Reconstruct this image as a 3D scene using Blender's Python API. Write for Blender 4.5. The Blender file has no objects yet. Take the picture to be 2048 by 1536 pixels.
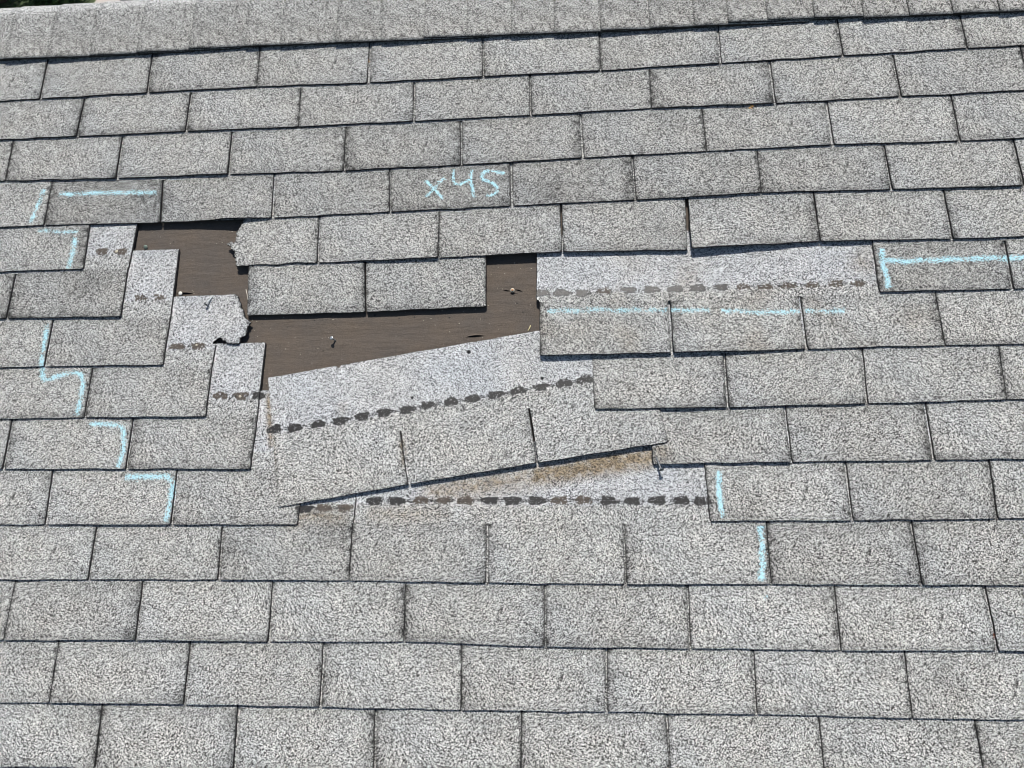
import bpy, bmesh, math, random
from mathutils import Vector, Matrix, Euler
from mathutils.bvhtree import BVHTree
from mathutils.geometry import delaunay_2d_cdt
import mathutils.noise as mn

# ------------------------------------------------------------------ camera, sky, sun
random.seed(7)
IN = 0.0254
PITCH = math.radians(25)
ROOF = Matrix.Translation((0, 0, 4.2)) @ Matrix.Rotation(PITCH, 4, 'X')     # roof frame: X along the ridge, Y up the slope, Z off the roof
sc = bpy.context.scene
COL = sc.collection
cd = bpy.data.cameras.new('camera')
cam = bpy.data.objects.new('camera', cd)
COL.objects.link(cam)
cd.sensor_width = 36
cd.lens = 36 * 1550 / 2048
cd.clip_start = 0.05
cd.clip_end = 3000
cam.matrix_world = ROOF @ Matrix.Translation((73.609 * IN, -56.735 * IN, 68.436 * IN)) @ Euler((0.264641, 0.0825933, 0.0015172), 'XYZ').to_matrix().to_4x4()
sc.camera = cam

w = bpy.data.worlds.new('World')
sc.world = w
w.use_nodes = True
nt = w.node_tree
bg = nt.nodes['Background']
sky = nt.nodes.new('ShaderNodeTexSky')
sky.sky_type = 'NISHITA'
sky.sun_disc = False
sky.sun_elevation = math.radians(70)
sky.sun_rotation = math.radians(2)
nt.links.new(sky.outputs[0], bg.inputs[0])
bg.inputs[1].default_value = 0.065
sd = bpy.data.lights.new('sun', 'SUN')
sd.energy = 4.0
sd.angle = math.radians(0.53)
sd.color = (1.0, 0.965, 0.91)
sun = bpy.data.objects.new('sun', sd)
COL.objects.link(sun)
S_ROOF = Vector((0.02, math.sin(math.radians(44)), math.cos(math.radians(44))))     # towards the sun, in the roof frame
sdir = (ROOF.to_3x3() @ S_ROOF).normalized()
sun.location = (2, 2, 12)
sun.rotation_euler = (-sdir).to_track_quat('-Z', 'Y').to_euler()
sc.view_settings.view_transform = 'Standard'
sc.view_settings.look = 'None'
sc.view_settings.exposure = 0.36
sc.view_settings.gamma = 1
sc.cycles.filter_width = 1.05
sc.cycles.max_bounces = 6

# ------------------------------------------------------------------ measured layout, inches in the roof frame
SLOT_BOTTOM = {1:{1:(16.71,-5.11),2:(28.73,-5.06),3:(40.8,-5.02),4:(52.83,-5.25),5:(64.86,-5.24),6:(76.87,-5.25),7:(88.9,-5.11),8:(100.89,-4.98),9:(112.79,-4.87)},2:{1:(21.62,-9.97),2:(33.58,-9.99),3:(45.69,-10.1),4:(57.81,-10.1),5:(69.8,-10.06),6:(81.85,-9.92),7:(93.89,-10.02),8:(105.8,-9.91)},3:{0:(14.55,-14.91),1:(26.79,-15.18),2:(38.77,-15.27),3:(50.82,-15.44),4:(62.81,-15.33),5:(74.92,-15.14),6:(86.94,-15.01),7:(98.9,-14.9),8:(110.57,-15.06)},4:{0:(19.66,-20.24),1:(32.04,-20.35),2:(43.84,-20.39),3:(55.76,-20.22),4:(67.84,-20.08),5:(79.82,-19.95),6:(91.71,-19.72),7:(103.73,-19.89),8:(115.52,-20.05)},5:{0:(24.63,-25.24),2:(48.81,-25.44),3:(60.8,-25.34),4:(72.79,-25.15),5:(84.61,-25.38),6:(96.68,-24.96),7:(108.47,-25.16)},6:{-1:(17.46,-30.32),0:(29.42,-30.5),1:(42.01,-30.61),2:(53.77,-30.59),3:(65.39,-30.38),6:(101.52,-30.16),7:(113.01,-30.23)},7:{-1:(22.29,-35.42),0:(34.24,-35.54),3:(70.6,-35.56),4:(82.55,-35.56),5:(94.5,-35.43),6:(106.43,-35.4)},8:{-1:(27.14,-40.59),0:(39.08,-40.7),3:(75.38,-40.67),4:(87.15,-40.7),5:(99.09,-40.56),6:(110.85,-40.42)},9:{-2:(19.86,-45.44),-1:(32.0,-45.58),0:(43.9,-45.71),3:(80.33,-45.68),4:(92.22,-45.65),5:(104.11,-45.62)},10:{-2:(24.95,-50.63),-1:(36.92,-50.7),0:(48.62,-50.77),3:(84.98,-50.67),4:(96.83,-50.7),5:(108.52,-50.6)},11:{-2:(29.8,-55.54),-1:(41.84,-55.54),0:(53.7,-55.62),1:(65.78,-55.79),2:(77.64,-55.91),3:(89.62,-55.9),4:(101.72,-55.98)},12:{-3:(22.66,-60.76),-2:(34.9,-60.68),-1:(46.9,-60.73),0:(58.72,-60.66),1:(70.73,-60.98),2:(82.69,-61.06),3:(94.7,-61.13),4:(106.83,-61.05)},13:{-3:(27.82,-65.87),-2:(39.91,-65.85),-1:(51.8,-65.9),0:(63.76,-66.02),1:(75.7,-65.98),2:(87.63,-66.02),3:(99.69,-66.16)}}
SLOT_TOP = {1:{1:(16.64,-0.56),2:(28.63,-0.35),3:(40.66,-0.36),4:(52.75,-0.64),5:(64.76,-0.68),6:(76.89,-0.74),7:(88.98,-0.88),8:(100.79,-0.84),9:(112.63,-1.0)},2:{1:(21.68,-5.27),2:(33.58,-5.21),3:(45.54,-5.3),4:(57.7,-5.41),5:(69.72,-5.24),6:(81.86,-5.26),7:(93.78,-5.06),8:(105.68,-5.11)},3:{0:(14.39,-10.02),1:(26.64,-10.17),2:(38.59,-10.26),3:(50.72,-10.31),4:(62.67,-10.25),5:(74.78,-10.1),6:(86.8,-10.19),7:(98.83,-10.02),8:(110.55,-10.01)},4:{0:(19.63,-15.14),1:(31.7,-15.52),2:(43.58,-15.38),3:(55.5,-15.38),4:(67.78,-15.18),5:(79.77,-15.1),6:(91.75,-15.14),7:(103.67,-15.14),8:(115.48,-15.04)},5:{0:(24.51,-20.27),2:(48.61,-20.36),3:(60.67,-20.32),4:(72.68,-20.01),5:(84.69,-19.94),6:(96.63,-19.83),7:(108.46,-20.1)},8:{-1:(27.14,-35.63),0:(39.15,-35.8),3:(75.33,-35.77),4:(87.24,-35.58),5:(99.29,-35.4),6:(111.03,-35.51)},9:{-2:(19.78,-40.56),-1:(31.93,-40.72),0:(44.06,-40.64),3:(80.37,-40.81),4:(92.15,-40.61),5:(104.08,-40.56)},10:{-2:(24.75,-45.59),-1:(36.85,-45.72),0:(48.94,-45.77),3:(84.87,-45.74),4:(96.8,-45.71),5:(108.64,-45.68)},11:{-2:(29.81,-50.84),-1:(41.73,-50.91),0:(53.73,-50.66),1:(65.73,-50.82),2:(77.66,-50.88),3:(89.72,-50.74),4:(101.6,-50.73)},12:{-3:(22.78,-55.63),-2:(34.87,-55.63),-1:(46.83,-55.71),0:(58.67,-55.92),1:(70.77,-55.99),2:(82.78,-55.99),3:(94.8,-56.06),4:(106.72,-55.97)},13:{-3:(27.77,-60.81),-2:(39.86,-60.73),-1:(51.76,-60.82),0:(63.62,-60.91),1:(75.85,-61.03),2:(87.78,-61.1),3:(99.76,-61.1)},14:{-3:(32.55,-65.97),-2:(44.67,-65.83),-1:(56.55,-65.92),0:(68.74,-66.04),1:(80.57,-66.04),2:(92.5,-66.18),3:(104.42,-66.17)},6:{-1:(17.44,-25.49),0:(29.38,-25.35),1:(41.79,-25.62),2:(53.5,-25.4),3:(65.33,-25.3),6:(101.46,-25.35),7:(113.08,-25.44)},7:{-1:(22.28,-30.56),0:(34.41,-30.75),3:(70.55,-30.29),4:(82.54,-30.45),5:(94.4,-30.33),6:(106.35,-30.31)}}
EDGE_RIGHT = {
  (6, -1): [(29.28, -25.29), (29.45, -20.28)],
  (7, -1): [(34.3, -30.68), (34.19, -23.27)],
  (8, -1): [(39.07, -35.76), (39.19, -33.6), (39.14, -32.8), (39.83, -33.0), (40.47, -33.38), (40.93, -33.56), (41.27, -33.48), (41.74, -32.95), (42.22, -32.44), (42.14, -32.15), (42.38, -31.72), (42.36, -31.32), (41.79, -30.6), (41.4, -29.86), (41.01, -28.97), (40.67, -28.38)],
  (9, -1): [(44.0, -40.6), (43.96, -39.15), (44.04, -33.42)],
  (10, -1): [(48.89, -45.75), (48.96, -38.19)],
  (11, -1): [(53.7, -50.65), (53.82, -47.94), (54.04, -43.37)],
}
EDGE_LEFT = {
  (7, 1): [(70.55, -30.25), (70.45, -30.04), (70.26, -29.94), (70.3, -25.33), (70.26, -23.23)],
  (11, 0): [(53.88, -50.65), (53.87, -47.94), (54.08, -43.37)],
}
TORN_TAB_EDGE = [(41.14, -20.28), (40.58, -20.89), (40.24, -21.65), (40.33, -22.22), (40.18, -22.71), (39.72, -22.75), (39.38, -22.95), (39.62, -23.26), (40.07, -23.61), (40.24, -24.12), (40.18, -24.5), (40.4, -24.9), (40.55, -25.42)]
SLIP_BOTTOM = [(46.85, -49.21), (58.69, -47.25), (70.21, -45.45), (81.71, -43.77)]
SLIP_TOP = [(57.72, -42.4), (69.48, -40.5)]
SLIP_EDGE = [(44.71, -37.01), (70.43, -33.02)]
CAPS = {
  'edge': [(11.22, 0.01), (16.72, -0.21), (21.71, -0.14), (27.01, -0.15), (32.87, -0.08), (39.11, -0.04), (42.99, -0.23), (49.05, -0.25), (53.98, -0.44), (58.53, -0.43), (63.09, -0.42), (67.77, -0.55), (72.25, -0.66), (77.04, -0.73), (82.04, -0.82), (86.55, -0.76), (89.96, -0.75), (93.86, -0.59), (98.5, -0.61), (103.27, -0.82), (107.69, -1.06), (111.87, -1.0), (116.29, -1.07), (120.61, -1.13)],
}
CHALK = {
  'A': [(18.93, -16.07), (18.53, -17.89), (18.17, -19.93)],
  'B': [(20.69, -16.72), (22.98, -16.77), (25.42, -16.7), (28.41, -16.89), (31.2, -16.9)],
  'C1': [(19.02, -20.75), (20.94, -20.94), (23.38, -21.09)],
  'C2': [(23.22, -21.75), (23.27, -23.41), (23.07, -25.21)],
  'D': [(21.76, -31.04), (21.82, -33.22), (21.9, -35.52), (22.24, -36.64), (22.74, -36.91), (23.47, -36.37), (24.71, -36.14), (26.15, -36.23), (26.51, -37.63), (26.4, -38.87), (26.33, -40.34)],
  'E': [(27.67, -41.24), (29.26, -41.27), (30.66, -41.39), (31.29, -41.97), (31.44, -43.79), (31.23, -45.43)],
  'F': [(31.94, -46.38), (34.35, -46.26), (36.42, -46.28), (36.65, -47.8), (36.45, -50.43)],
  'X1': [(59.23, -16.93), (60.11, -17.91), (61.09, -19.0)],
  'X2': [(61.09, -16.73), (60.21, -17.69), (59.33, -18.76)],
  'Q1': [(62.02, -15.83), (61.99, -16.55), (62.06, -17.33), (62.61, -17.58), (63.31, -17.17), (63.7, -16.97)],
  'Q2': [(63.84, -15.86), (63.75, -16.97), (63.97, -18.14), (64.13, -19.02)],
  'S': [(67.14, -16.46), (66.19, -16.25), (65.09, -16.14), (64.8, -16.63), (64.95, -17.13), (65.75, -17.34), (66.4, -17.92), (66.51, -18.47), (66.01, -18.89), (65.37, -18.86)],
  'H': [(102.14, -25.9), (102.13, -27.79), (102.19, -29.86)],
  'I': [(102.3, -27.1), (105.82, -27.23), (110.21, -27.19), (115.61, -27.28)],
  'J1': [(71.25, -31.23), (76.14, -31.17), (82.3, -31.4)],
  'J2': [(82.67, -31.41), (86.2, -31.52)],
  'J3': [(87.19, -31.59), (90.68, -31.84), (94.25, -31.85)],
  'J4': [(94.74, -31.82), (96.02, -31.85), (98.22, -31.92)],
  'K': [(85.98, -46.37), (85.97, -48.46), (86.04, -50.43)],
  'L1': [(89.22, -51.12), (89.19, -53.53), (88.89, -55.66)],
  'L2': [(89.17, -56.79), (89.13, -57.19)],
}
DABS = {
  (0, 0): [(45.8, -42.02), (47.74, -41.91), (49.95, -41.61), (52.01, -41.32), (54.06, -40.93), (56.1, -40.63), (58.2, -40.39), (60.14, -40.0), (62.31, -39.71), (64.3, -39.46), (66.46, -39.13), (68.52, -38.79), (70.58, -38.5), (72.68, -38.17), (74.59, -37.88)],
  (11, 0): [(55.51, -48.71), (57.56, -48.73), (59.73, -48.7), (61.85, -48.72), (63.78, -48.74), (65.97, -48.75), (67.97, -48.77), (70.09, -48.79), (72.11, -48.8), (74.21, -48.78), (76.35, -48.84), (78.47, -48.9), (80.62, -48.87), (82.68, -48.89), (84.47, -48.95)],
  (11, -1): [(49.22, -49.38), (50.96, -49.3), (52.89, -49.32)],
  (7, 1): [(70.74, -29.29), (72.54, -29.35), (74.6, -29.42), (76.62, -29.28), (78.9, -29.25), (80.99, -29.27), (83.16, -29.29), (85.28, -29.25), (87.38, -29.22), (89.38, -29.24), (91.38, -29.25), (93.5, -29.22), (95.65, -29.24), (97.76, -29.21), (99.76, -29.23)],
  (6, -1): [(26.21, -23.32), (28.28, -23.4)],
  (7, -1): [(30.96, -28.5), (32.92, -28.51)],
  (8, -1): [(35.39, -33.65), (37.5, -33.66)],
  (9, -1): [(40.17, -38.69), (42.27, -38.73), (43.88, -38.72)],
  (10, -1): [(45.1, -43.84)],
}
SPOTS = {
  'nail_flat': [(27.79, -23.4)],
  'nail_green': [(30.54, -22.82)],
  'nail_white': [(34.84, -28.0)],
  'nail_lean': [(38.31, -28.43), (37.88, -29.57)],
  'nail_stand': [(50.92, -33.29)],
  'nail_rust': [(67.91, -28.69)],
  'nail_long': [(80.65, -45.08), (81.02, -46.41)],
  'nail_seal_a': [(37.31, -33.57)],
  'nail_seal_b': [(42.15, -38.79)],
  'tear': [(64.35, -33.24)],
  'straw_a': [(41.48, -27.73), (41.79, -28.85)],
  'straw_b': [(69.61, -32.29), (69.37, -32.83)],
  'leaf': [(91.54, -10.3)],
  'leaf_red': [(106.82, -59.87)],
  'holes': [(45.92, -41.64), (58.67, -39.26), (70.68, -37.65), (63.85, -34.94)],
  'rust_band': [(61.01, -47.56), (65.05, -46.93), (70.42, -46.09), (74.87, -45.33), (79.73, -44.64)],
  'rust_left': [(44.84, -38.69), (45.24, -41.58), (45.54, -43.47)],
  'rust_slot': [(57.9, -43.46), (58.16, -45.53)],
  'rust_patch': [(81.24, -44.68)],
  'rust_c11l': [(48.14, -50.35), (49.95, -49.92), (52.49, -50.16)],
  'bits': [(53.59, -54.6), (46.91, -59.37), (70.74, -59.06), (52.68, -2.43), (67.23, -50.52), (75.7, -64.53), (68.7, -66.72), (51.69, -65.0), (87.65, -62.3), (41.51, -52.32), (58.88, -59.11), (26.31, -59.04), (51.68, -28.37), (75.12, -35.04), (32.46, -69.57), (56.71, -69.18)],
  'moss_dark': [(102.6, -63.31), (88.0, -49.75), (52.58, -51.27), (42.41, -52.98), (82.53, -23.23), (71.62, -18.51), (30.65, -17.82), (24.53, -26.97)],
}


# ------------------------------------------------------------------ node helpers
def mat(name):
    m = bpy.data.materials.new(name)
    m.use_nodes = True
    t = m.node_tree
    return m, t, t.nodes['Principled BSDF']
def N(t, kind, **kw):
    n = t.nodes.new(kind)
    for k, v in kw.items(): setattr(n, k, v)
    return n
def math_(t, op, a, b=None, clamp=False):
    n = N(t, 'ShaderNodeMath', operation=op, use_clamp=clamp)
    for i, x in enumerate((a, b)):
        if x is None: continue
        if isinstance(x, (int, float)): n.inputs[i].default_value = x
        else: t.links.new(x, n.inputs[i])
    return n.outputs[0]
def mix(t, f, a, b, mode='MIX'):
    n = N(t, 'ShaderNodeMix', data_type='RGBA', blend_type=mode)
    for s, x in ((n.inputs[0], f), (n.inputs[6], a), (n.inputs[7], b)):
        if isinstance(x, (int, float)): s.default_value = x
        elif isinstance(x, tuple): s.default_value = x if len(x) == 4 else (*x, 1)
        else: t.links.new(x, s)
    return n.outputs[2]
def ramp(t, f, stops, interp='LINEAR'):
    n = N(t, 'ShaderNodeValToRGB')
    n.color_ramp.interpolation = interp
    e = n.color_ramp.elements
    while len(e) < len(stops): e.new(0.5)
    for i, (p, c) in enumerate(stops):
        e[i].position = p
        e[i].color = (*c, 1) if isinstance(c, tuple) else (c, c, c, 1)
    t.links.new(f, n.inputs[0])
    return n.outputs[0]
def noise(t, vec, scale, detail=2, rough=0.5, col=False):
    n = N(t, 'ShaderNodeTexNoise')
    n.inputs['Scale'].default_value = scale
    n.inputs['Detail'].default_value = detail
    n.inputs['Roughness'].default_value = rough
    t.links.new(vec, n.inputs['Vector'])
    return n.outputs[1 if col else 0]

# ------------------------------------------------------------------ materials
def granule_material():
    m, t, b = mat('mineral_granules')
    co = N(t, 'ShaderNodeTexCoord').outputs['Object']
    at = N(t, 'ShaderNodeAttribute', attribute_name='wear_shade')
    sp = N(t, 'ShaderNodeSeparateColor')
    t.links.new(at.outputs['Color'], sp.inputs[0])
    fresh_rimlight, stain, dirt_shade = sp.outputs[0], sp.outputs[1], sp.outputs[2]  # dirt also holds painted shade; fresh also paints rim light on cap crests
    v1 = N(t, 'ShaderNodeTexVoronoi'); v1.inputs['Scale'].default_value = 640
    t.links.new(co, v1.inputs['Vector'])
    v2 = N(t, 'ShaderNodeTexVoronoi'); v2.inputs['Scale'].default_value = 1250
    t.links.new(co, v2.inputs['Vector'])
    s1 = N(t, 'ShaderNodeSeparateColor'); t.links.new(v1.outputs['Color'], s1.inputs[0])
    s2 = N(t, 'ShaderNodeSeparateColor'); t.links.new(v2.outputs['Color'], s2.inputs[0])
    clump = noise(t, co, 150, 1)
    r = math_(t, 'ADD', math_(t, 'MULTIPLY', s1.outputs[0], 0.9), math_(t, 'MULTIPLY', s2.outputs[0], 0.10))
    r = math_(t, 'ADD', r, math_(t, 'MULTIPLY', math_(t, 'SUBTRACT', clump, 0.5), 0.12))
    old = ramp(t, r, [(0.0, (.014, .014, .014)), (.33, (.030, .030, .030)), (.40, (.17, .170, .166)), (.52, (.40, .400, .388)), (.74, (.68, .680, .655)), (1.0, (.86, .86, .83))])
    new = ramp(t, r, [(0.0, (.014, .015, .017)), (.31, (.032, .034, .037)), (.37, (.30, .305, .312)), (.49, (.50, .508, .515)), (.75, (.68, .69, .70)), (1.0, (.84, .85, .86))])
    fn = noise(t, co, 95, 3, .6)
    f = math_(t, 'ADD', fresh_rimlight, math_(t, 'MULTIPLY', math_(t, 'SUBTRACT', fn, 0.5), 0.9))
    f = math_(t, 'MULTIPLY', math_(t, 'SUBTRACT', f, 0.35), 3.0, True)
    c = mix(t, f, old, new)
    # soft weathering that belongs to the surface: algae bloom and lost granules
    big = noise(t, co, 9, 4, .6)
    med = noise(t, co, 34, 3, .6)
    k = math_(t, 'ADD', math_(t, 'MULTIPLY', big, 0.36), math_(t, 'MULTIPLY', med, 0.26))
    k = math_(t, 'ADD', k, 0.70)
    kk = N(t, 'ShaderNodeCombineColor')
    for i in range(3): t.links.new(k, kk.inputs[i])
    c = mix(t, 1.0, c, kk.outputs[0], 'MULTIPLY')
    # warm and cool patches
    tint = ramp(t, noise(t, co, 5, 2), [(.35, (1.0, .985, .955)), (.65, (.965, .985, 1.0))])
    c = mix(t, 1.0, c, tint, 'MULTIPLY')
    d = math_(t, 'ADD', dirt_shade, math_(t, 'MULTIPLY', math_(t, 'MULTIPLY', dirt_shade, math_(t, 'SUBTRACT', noise(t, co, 60, 3), 0.5)), 2.4), True)
    dd = math_(t, 'SUBTRACT', 1.0, math_(t, 'MULTIPLY', d, 0.88))
    kd = N(t, 'ShaderNodeCombineColor')
    for i in range(3): t.links.new(dd, kd.inputs[i])
    c = mix(t, 1.0, c, kd.outputs[0], 'MULTIPLY')
    sn = math_(t, 'ADD', stain, math_(t, 'MULTIPLY', math_(t, 'MULTIPLY', stain, math_(t, 'SUBTRACT', noise(t, co, 80, 3, .7), 0.5)), 2.6), True)
    c = mix(t, sn, c, mix(t, 1.0, c, (.56, .44, .30), 'MULTIPLY'))
    t.links.new(c, b.inputs['Base Color'])
    b.inputs['Roughness'].default_value = 0.9
    b.inputs['Specular IOR Level'].default_value = 0.25
    h = math_(t, 'ADD', math_(t, 'MULTIPLY', math_(t, 'SUBTRACT', 1.0, v1.outputs['Distance']), 1.0), math_(t, 'MULTIPLY', s1.outputs[1], 0.5))
    bp = N(t, 'ShaderNodeBump')
    bp.inputs['Strength'].default_value = 0.5
    bp.inputs['Distance'].default_value = 0.0007
    t.links.new(h, bp.inputs['Height'])
    t.links.new(bp.outputs[0], b.inputs['Normal'])
    return m

def plain(name, col, rough=.8, metal=0, var=.25, sc_=200, bump=0.0, bscale=None):
    m, t, b = mat(name)
    co = N(t, 'ShaderNodeTexCoord').outputs['Object']
    n = noise(t, co, sc_, 3, .6)
    c = mix(t, n, tuple(x * (1 - var) for x in col), tuple(min(1, x * (1 + var)) for x in col))
    t.links.new(c, b.inputs['Base Color'])
    b.inputs['Roughness'].default_value = rough
    b.inputs['Metallic'].default_value = metal
    if bump:
        bp = N(t, 'ShaderNodeBump'); bp.inputs['Strength'].default_value = 0.6; bp.inputs['Distance'].default_value = bump
        t.links.new(noise(t, co, bscale or sc_, 3), bp.inputs['Height']); t.links.new(bp.outputs[0], b.inputs['Normal'])
    return m

def felt_material():
    m, t, b = mat('asphalt_felt')
    co = N(t, 'ShaderNodeTexCoord').outputs['Object']
    mp = N(t, 'ShaderNodeMapping'); mp.inputs['Scale'].default_value = (1, 2.2, 1)
    t.links.new(co, mp.inputs['Vector'])
    st = noise(t, mp.outputs[0], 55, 5, .65)
    fine = noise(t, co, 420, 3, .7)
    blot = noise(t, co, 14, 3, .6)
    c = ramp(t, st, [(.2, (.090, .075, .063)), (.8, (.112, .095, .081))])
    c = mix(t, 1.0, c, ramp(t, fine, [(.3, .62), (.7, 1.32)]), 'MULTIPLY')
    c = mix(t, 1.0, c, ramp(t, blot, [(.3, (1.10, 1.03, .94)), (.7, (.92, .93, .94))]), 'MULTIPLY')
    sp = N(t, 'ShaderNodeTexVoronoi'); sp.inputs['Scale'].default_value = 190
    t.links.new(co, sp.inputs['Vector'])
    s = N(t, 'ShaderNodeSeparateColor'); t.links.new(sp.outputs['Color'], s.inputs[0])
    grit = math_(t, 'MULTIPLY', math_(t, 'GREATER_THAN', s.outputs[0], 0.988), math_(t, 'LESS_THAN', sp.outputs['Distance'], 0.22))
    c = mix(t, grit, c, (.30, .27, .23))
    t.links.new(c, b.inputs['Base Color'])
    b.inputs['Roughness'].default_value = 0.85
    b.inputs['Specular IOR Level'].default_value = 0.3
    mp2 = N(t, 'ShaderNodeMapping'); mp2.inputs['Scale'].default_value = (1, 4.5, 1)
    t.links.new(co, mp2.inputs['Vector'])
    wr = noise(t, mp2.outputs[0], 16, 3, .55)
    h = math_(t, 'ADD', math_(t, 'MULTIPLY', wr, 1.0), math_(t, 'MULTIPLY', fine, 0.14))
    bp = N(t, 'ShaderNodeBump'); bp.inputs['Strength'].default_value = 0.45; bp.inputs['Distance'].default_value = 0.006
    t.links.new(h, bp.inputs['Height']); t.links.new(bp.outputs[0], b.inputs['Normal'])
    return m

GRAN = granule_material()
CUT = plain('cut_asphalt_edge', (.022, .021, .022), .9, var=.7, sc_=500)
FELT = felt_material()
SEAL = plain('sealant_asphalt', (.024, .023, .022), .45, var=.6, sc_=700)
SEALB = plain('sealant_tan', (.098, .082, .067), .8, var=.5, sc_=700)
CHALKM = plain('blue_chalk', (.44, .73, .81), .95, var=.16, sc_=900)
ZINC = plain('galvanised_steel', (.42, .44, .45), .45, .7, .3, 300)
PALE = plain('bright_nail_head', (.80, .78, .70), .5, .1, .15, 300)
TAN = plain('tarnished_nail_head', (.50, .45, .35), .6, .2, .3, 300)
GREEN = plain('oxidised_nail_head', (.22, .27, .22), .6, .4, .3, 300)
DULL = plain('dull_steel', (.10, .11, .12), .5, .6, .3, 300)
RUST = plain('rust', (.42, .20, .10), .9, 0, .5, 600)
STRAW = plain('dry_straw', (.70, .62, .34), .8, 0, .2, 300)
STRAWP = plain('bleached_straw', (.66, .62, .54), .8, 0, .2, 300)
LEAFO = plain('dry_leaf', (.62, .36, .13), .8, 0, .5, 400)
LEAFR = plain('red_brown_leaf', (.16, .055, .035), .8, 0, .5, 400)
GRIME = plain('black_lichen', (.025, .025, .022), .95, 0, .6, 500)
HOLE_SHADE = plain('nail_hole_shade', (.006, .006, .006), 1.0, 0, .2, 100)

# ------------------------------------------------------------------ object helpers
def tag(o, label=None, cat=None, group=None, kind=None):
    for k, v in (('label', label), ('category', cat), ('group', group), ('kind', kind)):
        if v: o[k] = v
    return o
def empty(name, origin):
    o = bpy.data.objects.new(name, None)
    o.empty_display_size = 0.05
    COL.objects.link(o)
    o.matrix_world = ROOF @ Matrix.Translation(Vector(origin) * IN)
    return o
def mesh_obj(name, me, parent=None, origin=None):
    o = bpy.data.objects.new(name, me)
    COL.objects.link(o)
    if parent: o.parent = parent
    elif origin is not None: o.matrix_world = ROOF @ Matrix.Translation(Vector(origin) * IN)
    return o
SURF_V, SURF_F = [], []
def sheet(outline, top, thick, origin, wear_shade, step=.45, smooth_under=True, collect=True, mats=None, name='sheet', flare=.06):
    """a plate: outline (inches, roof frame) filled with small faces, top(x, y) its upper surface, cut edges all round"""
    xs = [p[0] for p in outline]; ys = [p[1] for p in outline]
    n = len(outline)
    pts = [Vector(p) for p in outline]
    y = min(ys) + step * .5
    row = 0
    while y < max(ys):
        cr = []
        for i in range(n):
            a, b = outline[i], outline[(i + 1) % n]
            if (a[1] > y) != (b[1] > y): cr.append(a[0] + (y - a[1]) * (b[0] - a[0]) / (b[1] - a[1]))
        cr.sort()
        for j in range(0, len(cr) - 1, 2):
            x = cr[j] + step * (.5 + .5 * (row % 2))
            while x < cr[j + 1] - step * .3:
                pts.append(Vector((x, y))); x += step
        y += step * .87; row += 1
    vs, _, fs, *_r = delaunay_2d_cdt(pts, [], [list(range(n))], 1, 1e-5)
    ox, oy, oz = origin
    T = [(v.x, v.y, top(v.x, v.y)) for v in vs]
    m = len(T)
    # boundary = edges used once
    cnt = {}
    for f in fs:
        for a, b in zip(f, f[1:] + f[:1]):
            cnt[(a, b)] = 1
    bd = [(a, b) for (a, b) in cnt if (b, a) not in cnt]
    V = [((x - ox) * IN, (y - oy) * IN, (z - oz) * IN) for x, y, z in T]
    V += [((x - ox) * IN, (y - oy) * IN, (z - thick - oz) * IN) for x, y, z in T]
    F = [tuple(f) for f in fs]
    nt_ = len(F)
    F += [tuple(i + m for i in reversed(f)) for f in fs]
    bi = {}
    nb = {}
    for a, b in bd:
        d = Vector((T[b][1] - T[a][1], T[a][0] - T[b][0]))
        if d.length > 1e-9: d.normalize()
        for q in (a, b): nb[q] = nb.get(q, Vector((0, 0))) + d
    for a, b in bd:
        for q in (a, b):
            if q not in bi:
                d = nb[q].normalized() * flare * IN
                bi[q] = len(V); V.append(V[q]); V.append((V[q + m][0] + d.x, V[q + m][1] + d.y * .5, V[q + m][2]))
    F += [(bi[b], bi[a], bi[a] + 1, bi[b] + 1) for a, b in bd]
    me = bpy.data.meshes.new(name)
    me.from_pydata(V, [], F)
    for mm in (mats or (GRAN, CUT)): me.materials.append(mm)
    me.polygons.foreach_set('material_index', [0] * nt_ + [1] * (len(F) - nt_))
    me.polygons.foreach_set('use_smooth', [True] * nt_ + [False] * (len(F) - nt_))
    if wear_shade:
        ca = me.color_attributes.new('wear_shade', 'FLOAT_COLOR', 'POINT')
        buf = []
        for i in range(m):
            buf += [*wear_shade(T[i][0], T[i][1]), 1.0]
        buf += buf + [0, 0, .5, 1] * (len(V) - 2 * m)
        ca.data.foreach_set('color', buf)
    me.update()
    if collect:
        k = len(SURF_V)
        SURF_V.extend(T)
        SURF_F.extend(tuple(i + k for i in f) for f in fs)
    return me
def nz(x, y, s=1.0, seed=0.0): return mn.noise(Vector((x * s, y * s, seed)))
def lerp(a, b, t): return a + (b - a) * t
def line(p, q, step, jit=0.0, wave=0.0, seed=0.0, torn=0.0):
    """points from p up to (not including) q with a fine ragged jitter and a slow wave"""
    L = math.hypot(q[0] - p[0], q[1] - p[1])
    n = max(1, int(L / step))
    nx, ny = -(q[1] - p[1]) / max(L, 1e-6), (q[0] - p[0]) / max(L, 1e-6)
    out = []
    for i in range(n):
        t = i / n
        x, y = lerp(p[0], q[0], t), lerp(p[1], q[1], t)
        if i:
            d = random.uniform(-jit, jit) + wave * nz(x, y, .45, seed) * min(1, 4 * t, 4 * (1 - t))
            if torn: d += torn * (nz(x, y, 1.3, 7) + .8 * nz(x, y, 3.1, 3)) * min(1, 3 * t + .3)
            x += nx * d; y += ny * d
        out.append((x, y))
    return out

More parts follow.
